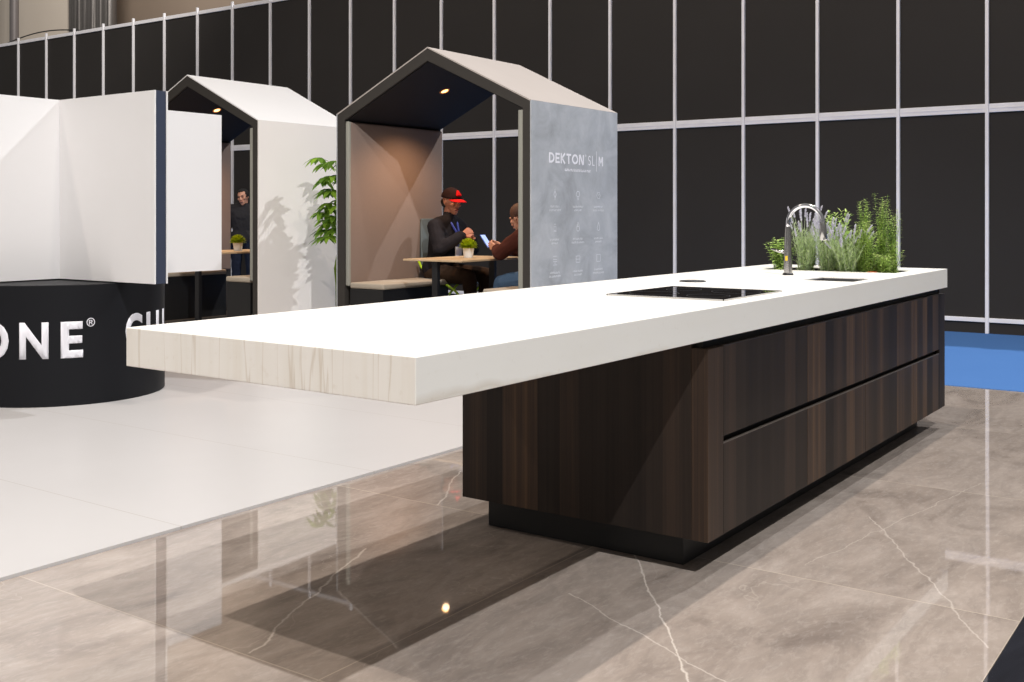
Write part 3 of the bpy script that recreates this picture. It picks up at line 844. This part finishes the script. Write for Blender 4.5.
for r_, z in enumerate((1.395, 1.128, .862)):
    for c_, x in enumerate((7.312, 7.664, 7.997)):
        b = bmesh.new(); k = r_ * 3 + c_
        if k == 0:
            line(b, x, z - .045, x, z + .045); line(b, x - .02, z, x, z + .03); line(b, x, z + .03, x + .02, z); line(b, x + .02, z, x, z - .03); line(b, x, z - .03, x - .02, z)
        elif k == 1: ring(b, x, z + .008, .027, .006); line(b, x - .01, z - .022, x - .005, z - .04); line(b, x + .01, z - .022, x + .005, z - .04); line(b, x - .006, z - .04, x + .006, z - .04)
        elif k == 2: ring(b, x, z, .032, .005, 6); line(b, x, z, x + .012, z + .014)
        elif k == 3: ring(b, x, z - .008, .024, .005, 4, PI / 4, PI / 4 + 2 * PI); ring(b, x, z + .018, .014, .004, 12, 0, PI); line(b, x - .02, z - .03, x + .02, z - .03)
        elif k == 4: ring(b, x, z - .012, .024, .005); line(b, x - .022, z - .005, x, z + .042); line(b, x, z + .042, x + .018, z + .01)
        elif k == 5: ring(b, x, z - .012, .022, .005, 16, PI * .9, PI * 2.1); line(b, x - .021, z - .006, x, z + .04); line(b, x + .021, z - .006, x, z + .04)
        elif k == 6:
            for q in (.035, .008, -.008, -.035): line(b, x - .028, z + q, x + .028, z + q)
            line(b, x - .012, z - .02, x + .012, z - .02)
        elif k == 7:
            for q in (.026, 0, -.026): line(b, x - .03, z + q, x + .03, z + q)
            line(b, x - .03, z - .026, x - .03, z + .026); line(b, x + .03, z - .026, x + .03, z + .026)
        else:
            for s_ in (-1, 1): line(b, x - .03, z + s_ * .03, x + .03, z + s_ * .03); line(b, x + s_ * .03, z - .03, x + s_ * .03, z + .03)
        flat_print(b, 'printed_icon', M['letter_soft'], g1)
        wd = (.085, .1, .09)[c_]
        flat_print(rects(scribble(x - wd * .8, x + wd * .8, z - .105, .017) + scribble(x - wd * (.6 if k % 2 else 1), x + wd * (.6 if k % 2 else 1), z - .135, .017)), 'small_print', M['letter_soft'], g1)

# little pots with grass balls on the booth tables
def table_pot(loc, label):
    r = empty('potted_grass_ball', loc); tag(r, label, 'potted plant', 'grass ball pots on the booth tables')
    MB().lathe([(0, 0), (.036, 0), (.041, .01), (.052, .085), (.046, .085), (.042, .07), (0, .07)], seg=28).build('pot', M['pot'], r, smooth=True, angle=40)
    m = MB(); rr = random.Random(5)
    for i in range(420):
        z = rr.uniform(-.15, 1); a = rr.uniform(0, 2 * PI); q = math.sqrt(max(0, 1 - z * z))
        d = Vector((q * math.cos(a), q * math.sin(a), z))
        leaf_quad(m, Vector((0, 0, .095)) + d * .035, d + Vector((rr.uniform(-.2, .2), rr.uniform(-.2, .2), .1)), .055, .011, .1)
    m.ball((0, 0, .10), (.05, .05, .045), 2)
    m.build('grass_tuft', M['ball'], r)
table_pot((7.62, 5.85, .850), 'white pot with a lime green grass ball on the table between the two seated men')
table_pot((7.62, 8.90, .850), 'white pot with a lime green grass ball on the white booth table')

# ------------------------------------------------------------------ ficus between the booths
fx = empty('potted_tree', (7.55, 7.36, .012)); tag(fx, 'tall leafy green plant standing between the two booths', 'potted plant')
rr = random.Random(11)
MB().lathe([(0, 0), (.13, 0), (.17, .30), (.155, .30), (.15, .27), (0, .27)], seg=32).build('planter', M['drum'], fx, smooth=True, angle=40)
tr = MB(); lv = MB()
stems = [[(0, 0, .27), (-.03, .03, .7), (.02, -.02, 1.1), (.0, .02, 1.5), (-.02, .03, 1.72)], [(.02, .02, .27), (.05, -.05, .8), (.0, -.04, 1.2), (-.03, -.02, 1.55)], [(-.03, 0, .27), (.01, .05, .6), (.04, .05, 1.0), (.03, .06, 1.35)]]
for s_ in stems: tr.tube(s_, [.014, .012, .010, .007, .004][:len(s_)], 8)
for i in range(46):
    s_ = stems[i % 3]; k = rr.uniform(.55, 1.0) * (len(s_) - 1); j = min(len(s_) - 2, int(k)); p = Vector(s_[j]).lerp(Vector(s_[j + 1]), k - j)
    if p.z < .95: continue
    a = rr.uniform(0, 2 * PI); d = Vector((math.cos(a), math.sin(a), rr.uniform(.1, .7)))
    e = p + d * rr.uniform(.10, .17)
    tr.tube([p, p.lerp(e, .5) + Vector((0, 0, .01)), e], .0025, 5)
    for q in range(6):
        a2 = a + (q - 2.5) * .75
        leaf_quad(lv, e, Vector((math.cos(a2), math.sin(a2), -.15 + .1 * (q % 2))), rr.uniform(.11, .17), .056, .45)
tr.build('trunk', M['trunk'], fx, smooth=True); lv.build('foliage', M['leaf_dark'], fx)

# ------------------------------------------------------------------ folding chair (lime tubes)
ch = empty('folding_chair', (8.12, 6.40, .13)); tag(ch, 'grey chair with lime green crossed tube legs behind the man in the cap', 'chair')
CM = Matrix.Identity(4)
MB().hull([((-.19, -.19, .455), .012), ((.19, -.19, .455), .012), ((-.19, .19, .455), .012), ((.19, .19, .455), .012)]).build('seat', M['chairgrey'], ch, smooth=True, angle=40)
MB().hull([((-.19, .245, .62), .014), ((.19, .245, .62), .014), ((-.15, .285, 1.05), .014), ((.15, .285, 1.05), .014), ((0, .30, .95), .014)]).build('backrest', M['chairgrey'], ch, smooth=True, angle=40)
for s_ in (-1, 1):
    MB().tube([(s_ * .25, .235, .66), (s_ * .25, .20, .60), (s_ * .25, -.20, .40), (s_ * .25, -.26, .35), (s_ * .25, -.26, .012)], .012, 8).build('leg', M['lime'], ch, smooth=True)
    MB().tube([(s_ * .20, -.20, .46), (s_ * .20, .28, .012)], .011, 8).build('leg', M['lime'], ch, smooth=True)

# ------------------------------------------------------------------ people
def hand(mb, wrist, dirv, palmn, side, curl=.6, scale=1.0):
    """palm + five curled fingers; dirv = pointing direction, palmn = direction the palm faces, side: +1 thumb towards dirv x palmn"""
    w_ = Vector(wrist); d = Vector(dirv).normalized(); n_ = Vector(palmn); n_ = (n_ - d * n_.dot(d)).normalized(); s_ = d.cross(n_) * side
    a = w_ + d * .02 * scale; b = w_ + d * .085 * scale
    mb.hull([(a + s_ * .015, .015 * scale), (a - s_ * .015, .014 * scale), (b + s_ * .028, .012 * scale), (b - s_ * .028, .011 * scale)])
    for k, L in enumerate((.072, .08, .074, .058)):
        p = b + s_ * (.028 - .0187 * k) * scale; dd = d.copy(); pts = [p]; rads = [.0092 * scale]
        for j in range(3):
            dd = (dd + n_ * (.25 + curl * .6)).normalized()
            p = p + dd * L * (.45, .32, .23)[j] * scale; pts.append(p); rads.append((.0088, .008, .0072)[j] * scale)
        mb.chain(pts, rads, 1)
    p = a + s_ * .02 * scale; q = p + (s_ * .8 + d * .6 + n_ * .3).normalized() * .035 * scale; r = q + (d * .9 + s_ * .15 + n_ * (.2 + curl * .4)).normalized() * .03 * scale; z = r + (d * .8 + n_ * (.3 + curl * .5)).normalized() * .022 * scale
    mb.chain([p, q, r, z], [.013 * scale, .0105 * scale, .0095 * scale, .008 * scale], 1)

def head_parts(c, yaw, pitch, roll=0.0):
    """matrix placing a head (facing +X) centred at c"""
    return Matrix.Translation(c) @ Matrix.Rotation(yaw, 4, 'Z') @ Matrix.Rotation(pitch, 4, 'Y') @ Matrix.Rotation(roll, 4, 'X')
def add_head(mb, HMx):
    t = MB()
    t.ball((-.012, 0, .025), (.096, .076, .092), 3)                                   # cranium
    t.hull([((.030, .0, .03), (.052, .062, .055)), ((.045, 0, -.055), (.040, .046, .035)), ((.060, 0, -.092), (.022, .026, .018))])   # face to chin
    t.hull([((.088, 0, .022), .008), ((.108, 0, -.022), .011), ((.094, .012, -.026), .009), ((.094, -.012, -.026), .009)])       # nose
    t.hull([((.086, .03, .034), .009), ((.093, .0, .034), .009), ((.086, -.03, .034), .009)])                                   # brow
    t.hull([((.088, .018, -.056), .007), ((.094, 0, -.055), .008), ((.088, -.018, -.056), .007)])                               # lips base
    for s_ in (-1, 1):
        t.hull([((.0, s_ * .076, .018), (.016, .008, .018)), ((-.004, s_ * .078, -.012), (.010, .007, .014))])                  # ear
        t.ball((.062, s_ * .042, -.012), (.022, .02, .022), 2)                                                                    # cheek
    me = bpy.data.meshes.new('h'); t.bm.to_mesh(me); t.bm.free(); me.transform(HMx)
    mb.bm.from_mesh(me); bpy.data.meshes.remove(me)
def face_bits(root, HMx):
    for s_ in (-1, 1):
        MB().ball((.083, s_ * .031, .014), (.006, .012, .006), 2).build('eye', M['eye'], root, smooth=True, M=HMx)
        MB().hull([((.094, s_ * .018, .033), .004), ((.087, s_ * .045, .035), .004)], 1).build('eyebrow', M['hair_black'], root, smooth=True, M=HMx)
    MB().hull([((.094, .02, -.056), .004), ((.101, 0, -.055), .0055), ((.094, -.02, -.056), .004)], 1).build('mouth', M['lip'], root, smooth=True, M=HMx)

def person(loc, rz, J, skin, top, legs, label, headM, hair=None, cap=False, hands=None, sleeve_to_wrist=True, shoes=True):
    """J: joints dict in the local frame (facing +X)"""
    body = MB()
    V3 = Vector
    tor = [J['pelvis'], J['waist'], J['chest'], J['neck']]
    body.hull([(J['pelvis'] + V3((0, .07, 0)), .10), (J['pelvis'] - V3((0, .07, 0)), .10), (J['waist'], (.095, .125, .09))])
    body.hull([(J['waist'], (.095, .125, .08)), (J['chest'] + V3((0, .07, 0)), .10), (J['chest'] - V3((0, .07, 0)), .10)])
    body.hull([(J['chest'], (.10, .14, .08)), (J['shL'], .052), (J['shR'], .052), (J['neck'], .055)])
    body.hull([(J['neck'], .055), (headM @ V3((-.02, 0, -.05)), .050)])
    add_head(body, headM)
    for s_ in 'LR':
        body.chain([J['sh' + s_], J['el' + s_], J['wr' + s_]], [.050, .038, .026])
        body.chain([J['hip' + s_], J['kn' + s_], J['an' + s_]], [.085, .056, .036])
        f0 = J['an' + s_]; fd = J.get('ft' + s_, V3((.2, 0, -.05)))
        body.hull([(f0 - V3((.03, 0, .035)), .034), (f0 + fd, .022), (f0 + fd * .6, .034)])
        hd = hands[s_]; hand(body, J['wr' + s_], *hd)
    o = body.build('person', skin, None, remesh=.0055, smooth_it=3)
    o.location = loc; o.rotation_euler = (0, 0, rz); tag(o, label, 'person')
    # top: jacket
    j = MB(); g = .022
    j.hull([(J['pelvis'] + V3((0, .07, .02)), .10 + g), (J['pelvis'] - V3((0, .07, -.02)), .10 + g), (J['waist'], (.095 + g, .125 + g, .09))])
    j.hull([(J['waist'], (.095 + g, .13 + g, .08)), (J['chest'] + V3((0, .075, 0)), .10 + g), (J['chest'] - V3((0, .075, 0)), .10 + g)])
    j.hull([(J['chest'], (.11 + g, .15 + g, .08)), (J['shL'], .058 + g), (J['shR'], .058 + g), (J['neck'] - V3((0, 0, .01)), .052 + g)])
    j.hull([(J['neck'] - V3((0, 0, .01)), .064), (J['neck'] + (headM @ V3((-.02, 0, -.05)) - J['neck']) * .35, .060)])
    for s_ in 'LR':
        we = J['el' + s_].lerp(J['wr' + s_], .93)
        j.chain([J['sh' + s_], J['el' + s_], we], [.058 + g, .044 + g, .030 + g])
    j.build('jacket', top, o, remesh=.008, smooth_it=3, disp=.006)
    l_ = MB()
    l_.hull([(J['pelvis'] + V3((0, .07, -.02)), .112), (J['pelvis'] - V3((0, .07, .02)), .112)])
    for s_ in 'LR':
        l_.hull([(J['pelvis'], .09), (J['hip' + s_], .10)])
        l_.chain([J['hip' + s_], J['kn' + s_], J['an' + s_] + (J['kn' + s_] - J['an' + s_]) * .08], [.100, .070, .055])
    l_.build('trousers', legs, o, remesh=.008, smooth_it=3, disp=.006)
    for s_ in 'LR':
        f0 = J['an' + s_]; fd = J.get('ft' + s_, V3((.2, 0, -.05)))
        MB().hull([(f0 - V3((.035, 0, .035)), .042), (f0 + fd, .030), (f0 + fd * .6, .042), (f0 + V3((0, 0, .01)), .045)]).build('shoe', M['shoe'], o, smooth=True)
    face_bits(o, headM)
    if hair:
        hm = MB()
        t_ = bmesh.new(); bmesh.ops.create_icosphere(t_, subdivisions=4, radius=1)
        for v in t_.verts:
            v.co = V3((-.014 + v.co.x * .103, v.co.y * .083, .03 + v.co.z * .097))
            v.co += v.co.normalized() * .004 * noise.noise(v.co * 90)
        bmesh.ops.delete(t_, geom=[v for v in t_.verts if (v.co.x > .045 and v.co.z < .085) or (v.co.z < -.005 and v.co.x > -.03) or v.co.z < -.05], context='VERTS')
        hm.merge(t_)
        ho = hm.build('hair', hair, o, smooth=True, M=headM)
        so_ = ho.modifiers.new('s', 'SOLIDIFY'); so_.thickness = .008; so_.offset = -.2
    if cap:
        cm = MB()
        t_ = bmesh.new(); bmesh.ops.create_icosphere(t_, subdivisions=4, radius=1)
        for v in t_.verts: v.co = V3((-.012 + v.co.x * .110, v.co.y * .090, .045 + v.co.z * .098))
        bmesh.ops.delete(t_, geom=[v for v in t_.verts if v.co.z < .035], context='VERTS')
        cm.merge(t_)
        co = cm.build('cap_crown', M['cap_black'], o, smooth=True, M=headM)
        so_ = co.modifiers.new('s', 'SOLIDIFY'); so_.thickness = .006
        b_ = MB(); n = 16; rows = []
        for rk in range(5):
            row = []
            for i in range(n + 1):
                y = -1 + 2 * i / n; r0 = .055 + .062 * math.sqrt(max(0, 1 - y * y * .99)) ; ext = .085 * rk / 4 * math.sqrt(max(0, 1 - (y * .92) ** 2))
                row.append(b_.bm.verts.new((-.005 + r0 * .85 + ext + .008, y * .082, .048 - .010 * y * y - .014 * rk / 4)))
            rows.append(row)
        for a, c in zip(rows, rows[1:]):
            for i in range(n): b_.bm.faces.new((a[i], a[i + 1], c[i + 1], c[i]))
        bo = b_.build('cap_brim', M['red'], o, smooth=True, M=headM)
        so_ = bo.modifiers.new('s', 'SOLIDIFY'); so_.thickness = .005
        MB().hull([((.092, .022, .085), .010), ((.092, -.022, .085), .010), ((.070, 0, .118), .012)]).build('cap_badge', M['red'], o, smooth=True, M=headM)
    return o
V3 = Vector
# man in the cap, facing -v (local +X -> world -Y)
J1 = dict(pelvis=V3((0, 0, .57)), waist=V3((.03, 0, .70)), chest=V3((.085, 0, .88)), neck=V3((.115, 0, 1.055)),
          shL=V3((.10, .175, .99)), shR=V3((.10, -.175, .99)), elL=V3((.20, .27, .775)), elR=V3((.21, -.25, .785)), wrL=V3((.345, .06, .885)), wrR=V3((.36, -.10, .91)),
          hipL=V3((.02, .095, .55)), hipR=V3((.02, -.095, .55)), knL=V3((.45, .15, .54)), knR=V3((.46, -.13, .53)), anL=V3((.40, .16, .09)), anR=V3((.52, -.14, .09)))
h1 = head_parts((.155, 0, 1.215), -.22, .16)
m1 = person((8.02, 6.51, .13), -PI / 2, J1, M['skin'], M['jacket'], M['trouser'], 'person in a black jacket and red-brimmed cap sitting with folded arms at the table',
            h1, hair=None, cap=True, hands={'L': ((.35, -.7, .35), (-.2, -.3, -1), 1, .5), 'R': ((.25, .7, .40), (-.6, 0, -.5), -1, .6)})
MB().hull([((-.07, 0, .0), (.045, .074, .045)), ((-.05, 0, -.03), (.05, .07, .03))]).build('hair', M['hair_black'], m1, smooth=True, M=h1)
ln = MB()
for s_ in (-1, 1): ln.tube([(.10, s_ * .06, 1.09), (.185, s_ * .045, 1.02), (.228, s_ * .015, .93), (.245, 0, .80)], .011, 6)
ln.build('lanyard', M['lanyard'], m1, smooth=True)
MB().box((.232, -.045, .69), (.240, .045, .80), .002).build('name_badge', M['paper'], m1)
# man with the phone, facing +v
J2 = dict(pelvis=V3((0, 0, .575)), waist=V3((.05, 0, .70)), chest=V3((.15, 0, .83)), neck=V3((.235, 0, .945)),
          shL=V3((.20, .175, .90)), shR=V3((.20, -.175, .90)), elL=V3((.36, .24, .775)), elR=V3((.36, -.22, .775)), wrL=V3((.52, .06, .80)), wrR=V3((.52, -.05, .80)),
          hipL=V3((.02, .095, .57)), hipR=V3((.02, -.095, .57)), knL=V3((.42, .14, .51)), knR=V3((.40, -.14, .51)), anL=V3((.48, .14, .09)), anR=V3((.38, -.15, .09)))
h2 = head_parts((.315, 0, 1.075), -.10, .42)
m2 = person((7.73, 5.05, .13), PI / 2, J2, M['skin2'], M['jacket_brown'], M['jeans'], 'person in a maroon-brown jacket and blue jeans leaning on the table over a phone',
            h2, hair=M['hair'], hands={'L': ((.9, -.2, .35), (0, -1, .2), 1, .5), 'R': ((.9, .2, .35), (0, 1, .2), -1, .5)})
ph = empty('smartphone', (7.73, 5.735, .995)); tag(ph, 'blue smartphone held up by the person in the brown jacket', 'phone')
PM = Matrix.Rotation(D2(-38), 4, 'X')
MB().box((-.036, -.004, -.072), (.036, .004, .072), .003).build('case', M['phone'], ph, M=PM)
MB().box((-.032, -.0052, -.066), (.032, -.0042, .066)).build('screen', M['screen'], ph, M=PM)
# standing man far behind
J3 = dict(pelvis=V3((0, 0, .88)), waist=V3((0, 0, 1.0)), chest=V3((.0, 0, 1.18)), neck=V3((.0, 0, 1.335)),
          shL=V3((0, .175, 1.30)), shR=V3((0, -.175, 1.30)), elL=V3((-.02, .24, 1.03)), elR=V3((-.02, -.24, 1.03)), wrL=V3((.10, .22, .82)), wrR=V3((.10, -.22, .82)),
          hipL=V3((0, .09, .84)), hipR=V3((0, -.09, .84)), knL=V3((.02, .10, .47)), knR=V3((.02, -.10, .47)), anL=V3((0, .11, .09)), anR=V3((0, -.11, .09)))
h3 = head_parts((.03, 0, 1.475), -.25, .12, .15)
m3 = person((10.55, 12.20, .004), D2(-140), J3, M['skin2'], M['shirt_grey'], M['jeans_dark'], 'person in a dark grey shirt standing behind the white booth',
            h3, hair=M['hair_black'], hands={'L': ((.3, 0, -.9), (0, -1, 0), 1, .3), 'R': ((.3, 0, -.9), (0, 1, 0), -1, .3)})

# ------------------------------------------------------------------ light
W = bpy.data.worlds.new('hall'); S.world = W; W.use_nodes = True
nt_ = W.node_tree; bg = nt_.nodes['Background']; bg.inputs[0].default_value = (.86, .83, .80, 1); bg.inputs[1].default_value = .22
def spot(name, loc, tgt, energy, col, size=.12, cone=60, blend=.35):
    d = bpy.data.lights.new(name, 'SPOT'); d.energy = energy; d.color = col; d.shadow_soft_size = size; d.spot_size = D2(cone); d.spot_blend = blend
    o = bpy.data.objects.new(name, d); o.location = loc
    o.rotation_euler = (Vector(loc) - Vector(tgt)).to_track_quat('Z', 'Y').to_euler(); link(o); return o
spot('hall_spot_front', (-4.1, 2.08, 14.0), (5.0, 3.5, 0), 4100, (1, .90, .80), .10, 120)
spot('hall_spot_above', (5.0, 2.08, 14.0), (5.0, 4.0, 0), 1750, (1, .88, .78), .10, 120)
spot('hall_spot_right', (-1.0, -5.0, 12.0), (4.6, 1.6, .2), 6400, (1.0, .99, .98), .08, 52, .5)
spot('hall_spot_far_right', (14.0, 0.6, 12.0), (5.5, 6.5, .6), 4400, (.96, .98, 1.0), .10, 100)
spot('hall_spot_left', (-3.0, 10.3, 13.0), (5.0, 4.0, 0), 1500, (1, .88, .76), .12, 90)
spot('fill_spot_wall', (5.5, 7.6, 12.0), (15, 25, 7), 5000, (1, .94, .87), .3, 62, .6)  # added fill, washes the left charcoal panels and the hall backdrop

spot('fill_spot_behind_wall', (14.0, 21.0, 13.0), (17.6, 27, 7.5), 2600, (1, .95, .88), .3, 100, .6)  # added fill behind the partition, brightens the beige cloth

S.view_settings.view_transform = 'Standard'; S.view_settings.look = 'None'
S.view_settings.exposure = 0.0; S.view_settings.gamma = 1.0; S.view_settings.use_curve_mapping = False
